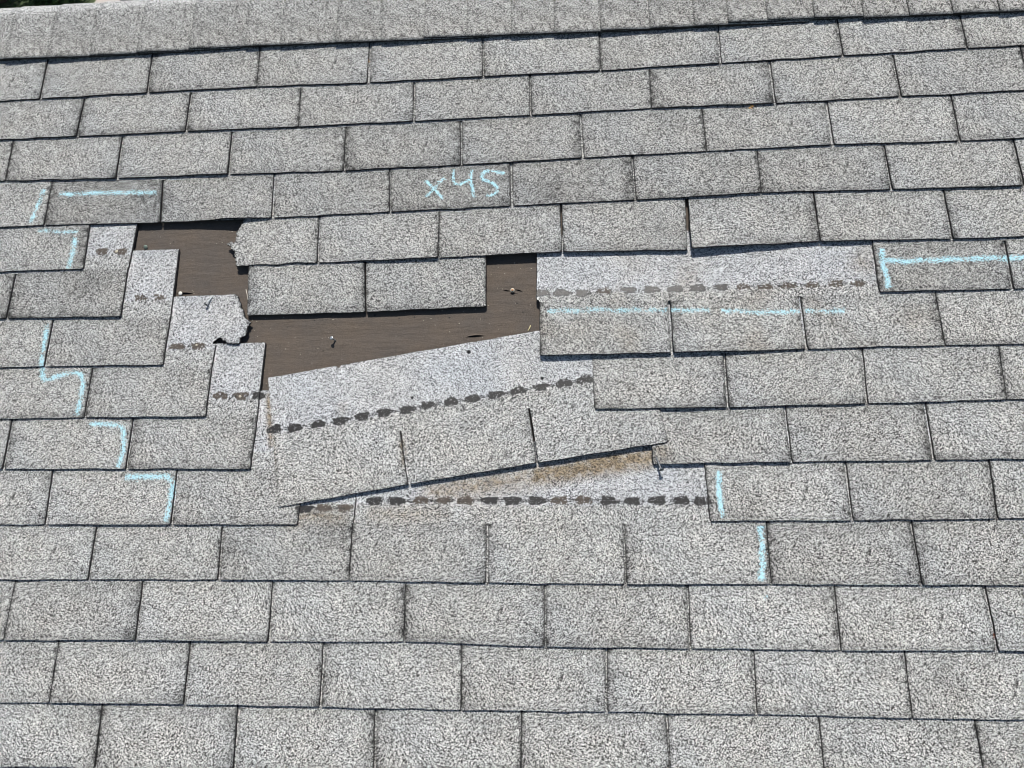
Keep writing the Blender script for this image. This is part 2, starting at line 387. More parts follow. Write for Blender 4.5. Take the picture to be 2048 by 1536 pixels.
# ------------------------------------------------------------------ course geometry
EXP = 5.0738
STG = 4.89825
def ideal(c, g): return (STG * c + 12 * g, -EXP * c)
def bottom(c, g):
    d = SLOT_BOTTOM.get(c, {})
    if g in d: return d[g]
    cc = c if d else 13
    dd = SLOT_BOTTOM[min(max(cc, 1), 13)]
    k = min(dd, key=lambda q: abs(ideal(min(max(cc, 1), 13), q)[0] - ideal(c, g)[0]))
    i0 = ideal(min(max(cc, 1), 13), k)
    i = ideal(c, g)
    return (i[0] + dd[k][0] - i0[0], i[1] + dd[k][1] - i0[1])
def course_y(c, x):
    """height of the butt line of course c at x"""
    d = SLOT_BOTTOM.get(c)
    if not d: return -EXP * c
    ks = sorted(d)
    P = [d[k] for k in ks]
    if x <= P[0][0]: return P[0][1]
    for a, b in zip(P, P[1:]):
        if x <= b[0]: return lerp(a[1], b[1], (x - a[0]) / (b[0] - a[0]))
    return P[-1][1]
def slot_top(c, g):
    d = SLOT_TOP.get(c, {})
    if g in d: return d[g]
    b = bottom(c, g)
    return (b[0], course_y(c - 1, b[0]) if 2 <= c <= 14 else b[1] + EXP)
RISE = 0.41
THICK = 0.17
BASE = -0.48
def smooth(t): t = max(0, min(1, t)); return t * t * (3 - 2 * t)
def lift_block(c, s, x, v):
    """shingles that ride up over the slipped one"""
    if s != 1: return 0
    if c == 7:
        x0 = SLOT_BOTTOM[7][3][0]
        return .36 * (1 - smooth((x - x0 - 13) / 9)) * max(0, 1 - v / 9)
    if c == 8:
        x0 = SLOT_BOTTOM[8][3][0]
        return .20 * (1 - smooth((x - x0 - 7) / 8)) * max(0, 1 - v / 11)
    return 0
# extra curl of single tab corners: (course, slot index on its left): (left, right) in inches
CURL = {(5, 5): (.42, .05), (5, 2): (.0, .22), (5, 1): (-.06, .04), (4, 1): (.02, .30), (4, 0): (.0, -.14), (6, 1): (-.32, -.30), (6, 2): (-.28, -.26), (9, 3): (.02, .16), (4, 5): (.03, .1), (3, 1): (.03, .14),
        (3, 0): (.02, .10), (7, 3): (.05, .0), (5, 6): (.08, .05), (7, 4): (.03, .08), (2, 6): (.05, .1), (6, -1): (.05, .12), (8, -1): (.03, .08), (9, -1): (.02, .07), (4, 7): (.05, .1)}
TONE = {(11, -1): .15, (11, -2): .06, (5, 2): .05, (4, 0): .30, (7, -1): .16, (6, -1): .22, (12, 1): .14, (12, -3): .16, (10, -1): .14, (13, 4): .14, (4, 1): .22, (4, 2): .20, (3, 2): .12, (3, 3): .16, (3, 4): .14,
        (4, 3): .28, (4, 4): .26, (4, 5): .20, (4, 6): .18, (1, 1): .10, (2, 5): .12, (10, 4): .16, (11, 3): .16, (9, 4): .16, (8, 4): .08, (2, -1): .06, (1, 5): .02, (2, 2): .02, (13, 5): .16, (12, 3): .02, (12, 2): .0,
        (6, 6): .22, (5, 8): .10, (9, 3): .10, (6, -2): .18, (5, -1): .10, (3, 1): .06, (6, 2): .10, (6, 1): .04, (5, 1): .02, (1, 2): .12, (2, 0): .10}

def tone(c, g):
    if (c, g) in TONE: return TONE[(c, g)]
    r = random.Random(c * 131 + g * 17)
    return r.uniform(0, .14)

def seg_d(x, y, a, b):
    vx, vy = b[0] - a[0], b[1] - a[1]
    t = max(0, min(1, ((x - a[0]) * vx + (y - a[1]) * vy) / max(vx * vx + vy * vy, 1e-9)))
    return math.hypot(x - a[0] - t * vx, y - a[1] - t * vy)
def path_d(x, y, P):
    return min(seg_d(x, y, a, b) for a, b in zip(P, P[1:])) if len(P) > 1 else math.hypot(x - P[0][0], y - P[0][1])
def stains(x, y, which):
    s = 0
    if which == 'c11':
        s = max(s, 1.25 * max(0, 1 - path_d(x, y + .45, SPOTS['rust_band'][2:]) / 1.5))
        s = max(s, .7 * max(0, 1 - path_d(x, y + .4, SPOTS['rust_band'][:3]) / 1.8))
        s = max(s, .40 * max(0, 1 - path_d(x, y, [(p[0], p[1] - 1.2) for p in DABS[(11, 0)][:4]]) / 1.2))
    if which == 'c10l': s = max(s, .95 * max(0, 1 - path_d(x, y, SPOTS['rust_left']) / .42))
    if which == 'c9r': s = max(s, .65 * max(0, 1 - path_d(x, y, SPOTS['rust_patch']) / 1.1))
    if which == 'c11l': s = max(s, .55 * max(0, 1 - path_d(x, y, SPOTS['rust_c11l']) / 1.3))
    if which == 'c7r': s = max(s, .22 * max(0, nz(x, y, .35, 4) * 2.2))
    return min(1, s)

ORD = ['zeroth', 'first', 'second', 'third', 'fourth', 'fifth', 'sixth', 'seventh', 'eighth', 'ninth', 'tenth', 'eleventh', 'twelfth', 'thirteenth', 'fourteenth', 'fifteenth', 'sixteenth']
SPECIAL = {
 (5, -1): 'grey shingle left of the opening, chalked with a corner line, fifth course below ridge',
 (6, -1): 'stepped-end shingle with tan nail head in its sealant row, left of felt opening',
 (7, -1): 'second stepped-end shingle beside the felt, bright upper corner and two brown sealant dabs',
 (8, -1): 'shingle with ragged torn upper end lying over the felt, left side of opening',
 (9, -1): 'stepped-end shingle just below the ragged torn one, its right edge against lower-left felt',
 (10, -1): 'shingle whose end runs under the left edge of the tilted slipped shingle',
 (11, -1): 'darker shingle with brown sealant smears below the slipped shingle lower-left corner',
 (5, 0): 'torn shingle with jagged left end hanging over the top of the felt opening',
 (6, 0): 'two-tab remnant shingle hanging in the middle of the felt opening',
 (11, 0): 'shingle with fully exposed light upper half and rust band under the slipped shingle',
 (7, 1): 'shingle with exposed dark sealant row and long blue chalk line right of opening',
 (8, 1): 'shingle lapping over the upper right end of the slipped shingle',
 (9, 1): 'shingle with orange stained left corner beside the leaning nail',
 (10, 1): 'shingle with short vertical chalk dash at left end, right of the lower sealant row',
 (6, 2): 'shingle with blue chalk T line at the right edge, right of exposed headlap',
 (4, 1): 'shingle bearing the blue chalk writing x45 above the opening',
 (4, 0): 'shingle above the felt opening with a horizontal chalk dash on its left tab',
 (5, 1): 'shingle with lifted tab corner casting dark shadow above the exposed sealant row',
}
MISSING = {(7, 0), (8, 0), (9, 0), (10, 0), (6, 1)}
COURSES = range(1, 18)
XMIN, XMAX = -16.0, 142.0
VIS = {}
for c in COURSES:
    row = []
    for s in range(-6, 6):
        x0, x1 = bottom(c, 3 * s)[0], bottom(c, 3 * s + 3)[0]
        if x1 < XMIN or x0 > XMAX or (c, s) in MISSING: continue
        row.append(s)
    VIS[c] = row
def vis_range(y):       # part of the row the photograph shows
    t = (-y) / 72.0
    return lerp(10.5, 24.5, t), lerp(119, 107.5, t)

EXPOSED = {(5, -1), (6, -1), (7, -1), (8, -1), (9, -1), (10, -1), (11, -1), (11, 0), (7, 1), (8, 1), (9, 1), (10, 1), (5, 0), (6, 0)}
def build_strip(c, s):
    y0, y1 = bottom(c, 3 * s), bottom(c, 3 * s + 3)
    ox, oy = y0[0], y0[1]
    lo, hi = vis_range(oy)
    inframe = c <= 14 and y1[0] > lo and y0[0] < hi
    if inframe:
        shown = [q for q in range(-6, 6) if (c, q) not in MISSING and bottom(c, 3 * q + 3)[0] > lo and bottom(c, 3 * q)[0] < hi]
        idx = shown.index(s) + 1
        lab = SPECIAL.get((c, s)) or 'weathered grey three-tab shingle, %s course below the ridge caps, %s strip from the left' % (ORD[c], ORD[idx])
    else:
        side = 'left' if y1[0] <= lo else ('right' if y0[0] >= hi else 'below')
        lab = 'grey shingle outside the picture, %s course below the ridge, strip %s beyond the %s edge' % (ORD[c] if c < 17 else 'seventeenth', ORD[abs(s) + 1], side)
    e = empty('shingle', (ox, oy, 0))
    tag(e, lab, 'shingle', 'three-tab shingles laid in courses')
    origin = (ox, oy, 0)
    off = random.uniform(-.03, .03)
    def v_of(x, y): return (y - course_y(c, x)) / EXP * 5
    def topz(g=None):
        cl, cr = CURL.get((c, g), (None, None)) if g is not None else (0, 0)
        if cl is None:
            rr = random.Random(c * 77 + g * 5)
            cl, cr = max(0, rr.gauss(.015, .03)), max(0, rr.gauss(.015, .03))
        if g is not None: bx0, bx1 = bottom(c, g)[0], bottom(c, g + 1)[0]
        def f(x, y):
            v = v_of(x, y)
            z = RISE * (1 - v / 12) + BASE + THICK + lift_block(c, s, x, v)
            if g is not None:
                u = (x - bx0) / (bx1 - bx0)
                k = max(0, 1 - v / 5)
                z += lerp(cl, cr, smooth(u)) * k ** 1.6 if (c, g) != (4, 1) else (.30 * math.exp(-((u - .70) / .22) ** 2) - .14 * (1 - smooth(u * 1.4))) * k ** 1.6
            z += .018 * nz(x, y, .22, c * 3.1 + s)
            return z
        return f
    which = {(11, 0): 'c11', (10, -1): 'c10l', (9, 1): 'c9r', (11, -1): 'c11l', (7, 1): 'c7r'}.get((c, s))
    fresh_line = {(7, 1): 5.9}.get((c, s), 6.6)
    def wear_shade(tn, g=None):
        sides = None
        if g is not None: sides = (bottom(c, g), slot_top(c, g), bottom(c, g + 1), slot_top(c, g + 1))
        rs = random.Random(c * 991 + (g or 0) * 37)
        dl, dr, db = (rs.random() ** 2.2 * .8 for _ in range(3))
        tn = tn * .85 + (.12 if c <= 3 else .10 if c <= 6 else .06 if c <= 9 else .03 if c <= 11 else 0)  # upper courses painted darker for the shading gradient up the slope
        def f(x, y):
            v = v_of(x, y)
            fr = smooth((v - fresh_line) / 1.1 + .5) if v > 4.5 and (c, s) in EXPOSED else 0
            if (c, s) == (7, 1): fr *= .85 - .30 * smooth((x - y0[0] - 16) / 18)
            if g is None and (c, s) == (9, 1): fr = 0
            d = tn + .05 * max(0, nz(x, y, .5, 9))
            if (c, s) == (8, -1) and g is None: d += .55 * max(0, 1 - path_d(x, y, EDGE_RIGHT[(8, -1)][2:]) / .22)
            if (c, g) == (5, 1): d += .55 * max(0, 1 - path_d(x, y, TORN_TAB_EDGE) / .2)
            if g is not None:
                a = seg_d(x, y, sides[0], sides[1]); b2 = seg_d(x, y, sides[2], sides[3])
                d += dl * max(0, 1 - a / 1.3) * (.35 + .9 * max(0, nz(x, y, .9, 2) + .2)) + dr * max(0, 1 - b2 / 1.3) * (.35 + .9 * max(0, nz(x, y, .9, 5) + .2))
                d += .5 * max(0, 1 - max(0, min(a, b2) - .10) / .12)  # side grime, plus slot shade painted along the tab edges
                d += (.10 + db * .4) * max(0, 1 - v / .9)
                d += .10 * max(0, 1 - (5 - v) / 1.2)
            if g is None and (c, s) not in EXPOSED:
                qd = min(abs(x - bottom(c - 1, q)[0]) for q in range(-6, 18)) if c > 1 else 9
                if c > 1 and qd < .4 and v > 5: d += .55  # grime and painted shade on the slot floor
            for p in SPOTS['moss_dark']:
                r = math.hypot(x - p[0], (y - p[1]) * 1.3)
                if r < 3: d += .22 * (1 - r / 3)
            return (fr, stains(x, y, which) if which else 0, min(.85, d))
        return f
    fine = inframe
    js = .11 if fine else 1.0
    jit = .022 if fine else 0
    for g in range(3 * s, 3 * s + 3):
        if (c, s) in ((5, 0), (6, 0)) and g == 3 * s: continue
        BL, BR, TL, TR = bottom(c, g), bottom(c, g + 1), slot_top(c, g), slot_top(c, g + 1)
        if (c, s) in EDGE_RIGHT and g == 3 * s + 2: TR = EDGE_RIGHT[(c, s)][0]
        gl = .055 if g == 3 * s else .115
        gr = .055 if g == 3 * s + 2 else .115
        if (c, g) == (5, 5): gl = .26
        gl += random.uniform(-.02, .03); gr += random.uniform(-.02, .03)
        free_l = (g == 3 * s and (c, s - 1) in MISSING) or (c, s, g) == (6, 0, 1)
        free_r = (g == 3 * s + 2 and (c, s + 1) in MISSING)
        if free_l: gl = 0
        if free_r: gr = 0
        slant = random.uniform(-.05, .05)
        bl = (BL[0] + gl + slant, BL[1]); br = (BR[0] - gr + slant, BR[1])
        tl = (TL[0] + gl, TL[1]); tr = (TR[0] - gr, TR[1])
        if c == 1: tl = (TL[0] + gl, bl[1] + EXP); tr = (TR[0] - gr, br[1] + EXP)
        sl = (TR[1] - TL[1]) / (TR[0] - TL[0]) if c > 1 else 0
        tl = (tl[0], tl[1] + gl * sl + .05); tr = (tr[0], tr[1] - gr * sl + .05)
        cr = .06
        out = line((bl[0] + cr, bl[1]), (br[0] - cr, br[1]), js, jit, .09, c + s * .3)
        out += line((br[0], br[1] + cr), tr, js * 1.6, jit * .8, .05, 3)
        out += line(tr, tl, js * 2)
        if (c, s, g) == (5, 0, 1):
            E = TORN_TAB_EDGE
            out = line((E[-1][0], E[-1][1] - .05), (br[0] - cr, br[1]), js, .04, .22, 1)
            out += line((br[0], br[1] + cr), tr, js * 1.6, jit, .05, 3)
            out += line(tr, (E[0][0], tr[1]), js * 2)
            for a, b in zip(E, E[1:]): out += line(a, b, .07, .06, torn=.28)
        else:
            out += line(tl, (bl[0], bl[1] + cr), js * 1.6, jit * .8, .05, 4)
        def seam(x, y, f=topz(g), a=tl, b=tr):
            yy = lerp(a[1], b[1], (x - a[0]) / (b[0] - a[0]))
            return f(x, y) - (.004 if y > yy - .01 else 0)
        me = sheet(out, seam, THICK, origin, wear_shade(tone(c, g), g), .42 if fine else 2.2, name='tab')
        mesh_obj('tab', me, e)
    # headlap: the part each higher course laps over
    vt = 12.0 if c > 1 else 6.0
    gs = list(range(3 * s, 3 * s + 4))
    P = []
    if (c, s) in ((5, 0), (6, 0)): gs = gs[1:]
    for g in gs:
        q = slot_top(c, g)
        if c == 1: q = (q[0], bottom(c, g)[1] + EXP)
        P.append(q)
    if (c, s) in EDGE_RIGHT: P[-1] = EDGE_RIGHT[(c, s)][0]
    if (c, s) in EDGE_LEFT: P[0] = EDGE_LEFT[(c, s)][0]
    ex = (c, s) in EXPOSED
    st = .12 if ex else 1.2
    up = (vt - 5) / 5 * EXP
    left = EDGE_LEFT.get((c, s)) or [P[0], (P[0][0] + .04, P[0][1] + up)]
    right = EDGE_RIGHT.get((c, s)) or [P[-1], (P[-1][0] + .04, P[-1][1] + up)]
    if (c, s) not in EDGE_LEFT: left = [(left[0][0] + .055, left[0][1]), (left[1][0] + .055, left[1][1])]
    out = []
    for a, b in zip(P, P[1:]): out += line(a if a is not P[0] else left[0], b if b is not P[-1] else right[0], st * 2)
    for a, b in zip(right, right[1:]):
        rag = (c, s) == (8, -1) and a != right[0] and b != right[1]
        out += line(a, b, .07 if rag else st, .06 if rag else (.02 if ex else 0), torn=.30 if rag else 0)
    tl2 = (left[-1][0], left[-1][1])
    if (c, s) in EDGE_RIGHT and (c, s) != (8, -1): tl2 = (left[-1][0], right[-1][1])
    if (c, s) == (8, -1): tl2 = (left[-1][0], right[-1][1])
    out += line(right[-1], tl2, st, .02 if ex else 0)
    lf = list(reversed(left[:-1] + [tl2]))
    for a, b in zip(lf, lf[1:]): out += line(a, b, st, .02 if ex else 0)
    tf = topz(None)
    if (c, s) == (8, -1):
        def tf8(x, y, f=topz(None)):
            k = smooth((x - EDGE_RIGHT[(8, -1)][2][0]) / 2.5)
            return f(x, y) + .10 * k
        tf = tf8
    me = sheet(out, tf, THICK, origin, wear_shade(.02), .3 if ex else 2.5, name='headlap')
    mesh_obj('headlap', me, e)
    return e
STRIPS = {}
for c in COURSES:
    for s in VIS[c]:
        STRIPS[(c, s)] = build_strip(c, s)

# ------------------------------------------------------------------ the slipped shingle
def build_slipped():
    B = SLIP_BOTTOM
    A, D = Vector(B[0]), Vector(B[3])
    e1 = (D - A).normalized()
    tlv = Vector(SLIP_EDGE[0]) - A
    TLp = A + tlv
    TRp = D + tlv + Vector((.1, .0))
    e = empty('slipped_shingle', (B[0][0], B[0][1], 0))
    tag(e, 'whole three-tab shingle slipped down and tilted across the lower opening', 'shingle', 'three-tab shingles laid in courses')
    origin = (B[0][0], B[0][1], 0)
    Wd = (D - A).length; Hd = 12.2
    nrm = Vector((-e1.y, e1.x))
    def uv(x, y):
        p = Vector((x, y)) - A
        h = p.dot(nrm)
        return (p.dot(e1) - h * (tlv.dot(e1) / tlv.dot(nrm))) / Wd, h / tlv.dot(nrm)
    zc = (.20, .19, -.15, -.04)
    def top(x, y):
        u, v = uv(x, y)
        z = lerp(lerp(zc[0], zc[1], u), lerp(zc[2], zc[3], u), v)
        return z + .03 * nz(x, y, .2, 5)
    # nail holes and the sealant row mark the middle of the strip
    top5 = [A + tlv * (5 / 12.2), Vector(SLIP_TOP[0]), Vector(SLIP_TOP[1]), D + tlv * (5 / 12.2)]
    def wear_shade(g):
        def f(x, y):
            u, v = uv(x, y)
            fr = smooth((v * 12.2 - 6.7) / 1.2 + .5) if v > .38 else 0
            d = .05
            if g is not None:
                d += .12 * max(0, 1 - v * 12.2 / .8)
                du = abs(u * 3 - round(u * 3)) * 12
                d += .5 * max(0, 1 - max(0, du - (.1 if .2 < u < .8 else 0)) / .12)  # slot and end edges painted dark for the shade in the gaps
            st = 0
            if g is not None: st = .75 * max(0, 1 - path_d(x, y, SPOTS['rust_slot']) / .34)
            st = max(st, .35 * max(0, 1 - math.hypot(x - DABS[(0, 0)][3][0], y - DABS[(0, 0)][3][1] - 1.2) / 1.0))
            st = max(st, .6 * max(0, 1 - abs(u * Wd) / .18) * max(0, 1 - abs(v - .55) * 3))
            return (fr, st, d)
        return f
    for g in range(3):
        bl, br, tl, tr = Vector(B[g]), Vector(B[g + 1]), top5[g], top5[g + 1]
        gl = 0 if g == 0 else .12; gr = 0 if g == 2 else .12
        bl, tl, br, tr = bl + e1 * gl, tl + e1 * gl * .8, br - e1 * gr, tr - e1 * gr * .8
        out = line((bl.x + .05, bl.y), (br.x - .05, br.y), .11, .022, .1, g)
        out += line((br.x, br.y + .05), tr, .18, .02, .05)
        out += line(tr, tl, .22)
        out += line(tl, (bl.x, bl.y + .05), .18, .02, .05)
        mesh_obj('tab', sheet(out, top, THICK, origin, wear_shade(g), .42, name='tab'), e)
    out = []
    for a, b in zip(top5, top5[1:]): out += line(a, b, .22)
    out += line(top5[3], TRp, .3)
    notch = Vector(SLIP_EDGE[0]).lerp(Vector(SLIP_EDGE[1]), .262)
    out += line(TRp, notch + e1 * .17, .12, .03, .05)
    out += [tuple(notch + e1 * .1 - nrm * .24), tuple(notch - e1 * .12 - nrm * .18)]
    out += line(notch - e1 * .2, TLp, .12, .03, .05)
    out += line(TLp, top5[0], .12, .025, .05)
    mesh_obj('headlap', sheet(out, top, THICK, origin, wear_shade(None), .3, name='headlap'), e)
    STRIPS[(0, 0)] = e
    return e
build_slipped()

# ------------------------------------------------------------------ ridge caps
RIDGE_Y = 7.0
def cap_edge_y(x):
    P = CAPS['edge']
    if x <= P[0][0]: return P[0][1] + (P[0][0] - x) * .008
    for a, b in zip(P, P[1:]):
        if x <= b[0]: return lerp(a[1], b[1], (x - a[0]) / (b[0] - a[0]))
    return P[-1][1] - (x - P[-1][0]) * .008
def build_caps():
    xs = [p[0] for p in CAPS['edge'][1:]]
    ys = [p[1] for p in CAPS['edge'][1:]]
    pre = [(xs[0] - 4.9 * k) for k in range(7, 0, -1)]
    post = [(xs[-1] + 4.6 * k) for k in range(1, 6)]
    X = pre + xs + post
    nin = 0
    for i, x in enumerate(X):
        y0 = cap_edge_y(x + 2) + random.Random(i).uniform(-.06, .06)
        lift = .10 + max(0, random.Random(i * 3).gauss(.02, .05))
        wdt = 11.5
        q = X[i + 1] - x if i + 1 < len(X) else 4.6
        e_in = -1 < x < 122
        if e_in: nin += 1
        lab = ('grey ridge cap shingle, %s along the ridge counting from the left picture edge' % ORDL[nin]) if e_in else 'grey ridge cap shingle beyond the picture edge, the %s from the far left end' % ORDL[i + 1]
        # profile over the ridge: list of (y, z, wear)
        prof = []
        arc = math.radians(50)
        rad = 3.4
        s0 = RIDGE_Y - rad * math.tan(arc / 2) - y0
        n1 = 14
        for k in range(n1): prof.append((y0 + s0 * k / n1, 0))
        cy = RIDGE_Y - rad * math.tan(arc / 2)
        for k in range(9):
            a = arc * k / 8
            prof.append((cy + rad * math.sin(a), -rad * (1 - math.cos(a))))
        ly, lz = prof[-1]
        for k in range(1, 6): prof.append((ly + k * 1.1 * math.cos(arc), lz - k * 1.1 * math.sin(arc)))
        nx = 22
        V = []; F = []; W = []
        dl = random.Random(i * 11).uniform(.0, .10)
        for a in range(nx + 1):
            u = a / nx * wdt
            rise = .24 * (1 - u / 12)
            for k, (yy, zz) in enumerate(prof):
                kk = min(1, k / n1)
                ang = max(0, min(arc, (k - n1) / 8 * arc))
                zl = .10 + rise + lift * max(0, 1 - k / 5) * max(0, 1 - u / 8) - .17 * min(1, k / n1) + .03 * nz(x + u, yy, .3, 2)
                jx = random.uniform(-.02, .02) if a == 0 else 0
                jy = .05 * nz(x + u, 0, .9, i) if k == 0 else 0
                V.append((u + jx, yy + jy + zl * math.sin(ang), zz + zl * math.cos(ang)))
                W.append((.45 * smooth((k - n1) / 3), 0, min(.5, .24 * (1 - smooth((k - n1) / 3)) + dl + .10 * max(0, 1 - (yy - y0) / 1.0) + (.5 if x > 70 else .06) * max(0, 1 - u / .25))))  # cap slope painted darker as shading, crest painted paler as its sunlit rim
        np_ = len(prof)
        m = len(V)
        for a in range(nx):
            for k in range(np_ - 1):
                F.append((a * np_ + k, (a + 1) * np_ + k, (a + 1) * np_ + k + 1, a * np_ + k + 1))
        nt_ = len(F)
        V2 = [(px, py - THICK * math.sin(0), pz - THICK) for px, py, pz in V]
        for f in list(F): F.append(tuple(j + m for j in reversed(f)))
        for a in range(nx):
            F.append((a * np_, a * np_ + m, (a + 1) * np_ + m, (a + 1) * np_))
        for k in range(np_ - 1):
            F.append((k, k + 1, k + 1 + m, k + m))
        me = bpy.data.meshes.new('ridge_cap_shingle')
        org = (x, y0, 0)
        me.from_pydata([(px * IN, (py - y0) * IN, pz * IN) for px, py, pz in V + V2], [], F)
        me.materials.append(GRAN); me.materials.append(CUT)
        me.polygons.foreach_set('material_index', [0] * nt_ + [1] * (len(F) - nt_))
        me.polygons.foreach_set('use_smooth', [True] * nt_ + [False] * (len(F) - nt_))
        ca = me.color_attributes.new('wear_shade', 'FLOAT_COLOR', 'POINT')
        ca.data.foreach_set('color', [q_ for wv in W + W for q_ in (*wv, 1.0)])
        me.update()
        o = mesh_obj('ridge_cap_shingle', me, None, org)
        tag(o, lab, 'ridge cap', 'ridge cap shingles lapped along the ridge')
ORDL = ORD + ['seventeenth', 'eighteenth', 'nineteenth', 'twentieth', 'twenty-first', 'twenty-second', 'twenty-third', 'twenty-fourth', 'twenty-fifth', 'twenty-sixth', 'twenty-seventh', 'twenty-eighth', 'twenty-ninth', 'thirtieth'] + ['thirty-%s' % o for o in ORD[1:10]]
build_caps()

# ------------------------------------------------------------------ felt under everything
FELT_Z = -.62
def quad_mesh(name, V, F, mats, smooth_=False):
    me = bpy.data.meshes.new(name)
    me.from_pydata([(a * IN, b * IN, c * IN) for a, b, c in V], [], F)
    for mm in mats: me.materials.append(mm)
    if smooth_: me.polygons.foreach_set('use_smooth', [True] * len(F))
    me.update()
    return me
def build_felt():
    x0, x1, y0, y1 = -30, 156, -92, RIDGE_Y
    V = []; F = []
    gx = [x0, 0]; x = 20.0
    while x < 84: gx.append(x); x += .8
    gx += [100, x1]
    gy = [y0, -60]; y = -42.0
    while y < -18: gy.append(y); y += .5
    gy += [-10, y1]
    for yy in gy:
        for xx in gx:
            inn = 1 if (24 < xx < 80 and -40 < yy < -19) else 0
            z = FELT_Z + inn * (.045 * nz(xx * .25, yy * 1.3, .6, 3) - .02)
            V.append((xx, yy, z))
    nx = len(gx)
    for j in range(len(gy) - 1):
        for i in range(nx - 1):
            a = j * nx + i
            F.append((a, a + 1, a + nx + 1, a + nx))
    k = len(SURF_V)
    SURF_V.extend(V); SURF_F.extend(tuple(i + k for i in f) for f in F)
    o = mesh_obj('roofing_felt', quad_mesh('roofing_felt', V, F, [FELT], True), None, (0, 0, 0))
    tag(o, 'dark brown roofing felt laid bare where shingles are missing', 'roofing felt')
    return o
FELT_O = build_felt()
BVH = BVHTree.FromPolygons([Vector(v) for v in SURF_V], SURF_F)
def ground(x, y):
    h = BVH.ray_cast(Vector((x, y, 3)), Vector((0, 0, -1)))
    if h[0] is None: return -.3, Vector((0, 0, 1))
    n = h[1] if h[1].z > 0 else -h[1]
    return h[0].z, n

# ------------------------------------------------------------------ flecks: chalk grains and sealant grains sitting on the granules
def flecks(pts, size, lift, rnd):
    V = []; F = []
    for x, y in pts:
        z, n = ground(x, y)
        if n.z < .8: continue
        s = size * rnd.uniform(.6, 1.35)
        a0 = rnd.uniform(0, 6.28)
        k = len(V)
        zt = z + lift + rnd.uniform(0, .012)
        m = 5
        for j in range(m):
            a = a0 + j * 6.283 / m
            r = s * rnd.uniform(.65, 1.1) * .5
            dx, dy = r * math.cos(a) * 1.15, r * math.sin(a)
            V.append((x + dx, y + dy, zt - (n.x * dx + n.y * dy) / n.z + rnd.uniform(-.004, .004)))
        F.append(tuple(range(k, k + m)))
    return V, F
def stroke_points(P, width, dens, rnd, soft=1.0):
    L = [math.hypot(b[0] - a[0], b[1] - a[1]) for a, b in zip(P, P[1:])]
    tot = sum(L)
    out = []
    nn = int(tot * width * dens * .85)
    for _ in range(nn):
        t = rnd.uniform(0, tot); i = 0
        while i < len(L) - 1 and t > L[i]: t -= L[i]; i += 1
        a, b = P[i], P[i + 1]
        u = t / max(L[i], 1e-6)
        dx, dy = (b[0] - a[0]) / max(L[i], 1e-6), (b[1] - a[1]) / max(L[i], 1e-6)
        o = rnd.gauss(0, width * .27)
        x, y = lerp(a[0], b[0], u), lerp(a[1], b[1], u)
        oo = o + width * .18 * nz(x, y, .6, 1)
        x -= dy * oo; y += dx * oo
        x += rnd.uniform(-.06, .06); y += rnd.uniform(-.06, .06)
        grain = nz(x, y, 8.5, 2) * 1.0 + nz(x, y, 1.1, 6) * .4
        edge = abs(o) / (width * .5)
        if grain > -.09 + .45 * max(0, edge - .45) * soft: out.append((x, y))
    return out
def subdiv_path(P):
    # one pass of corner cutting for a hand-drawn look
    if len(P) < 3: return P
    Q = [P[0]]
    for a, b in zip(P, P[1:]):
        Q.append((lerp(a[0], b[0], .25), lerp(a[1], b[1], .25))); Q.append((lerp(a[0], b[0], .75), lerp(a[1], b[1], .75)))
    Q.append(P[-1])
    return Q
def chalk(keys, label, width=.44, dens=640):
    rnd = random.Random(hash(keys[0]) if False else sum(map(ord, keys[0])) * 7)
    pts = []
    for k in keys:
        wd = 1.36 * width * {'C1': .8, 'Q1': .62, 'Q2': .72, 'X1': .7, 'X2': .7, 'S': .7, 'L2': .8}.get(k, 1)
        dn = dens * {'C1': .45, 'L2': .25, 'X2': .8, 'J1': .72, 'J2': .8, 'J3': .9, 'J4': .6}.get(k, 1)
        pts += stroke_points(subdiv_path(CHALK[k]), wd, dn, rnd)
    V, F = flecks(pts, .072, .014, rnd)
    cx = CHALK[keys[0]][0]
    V = [(a - cx[0], b - cx[1], c_) for a, b, c_ in V]
    o = mesh_obj('chalk_mark', quad_mesh('chalk_mark', V, F, [CHALKM]), None, (cx[0], cx[1], 0))
    tag(o, label, 'chalk mark', 'light blue chalk marks around the damage')
chalk(['X1', 'X2', 'Q1', 'Q2', 'S'], 'light blue chalk writing reading x45 on a tab above the opening', .40, 620)
chalk(['A'], 'slanted blue chalk dash at the upper left picture edge', .42)
chalk(['B'], 'horizontal blue chalk dash on tab above the left end of the opening', .40)
chalk(['C1', 'C2'], 'blue chalk corner, highest of the stepped marks down the left side', .44)
chalk(['D'], 'long blue chalk zigzag crossing two courses at the left', .40)
chalk(['E'], 'rounded blue chalk hook just below the long zigzag on the left', .40)
chalk(['F'], 'lowest blue chalk corner on the left, beneath the rounded hook', .42)
chalk(['H', 'I'], 'blue chalk T-shaped line running to the right picture edge', .46)
chalk(['J1', 'J2', 'J3', 'J4'], 'long pale blue chalk line across three tabs under the sealant row', .40, 420)
chalk(['K'], 'short vertical blue chalk dash right of the lower sealant row end', .42)
chalk(['L1', 'L2'], 'lower vertical blue chalk dash at lower right with a faint dot beneath', .48)

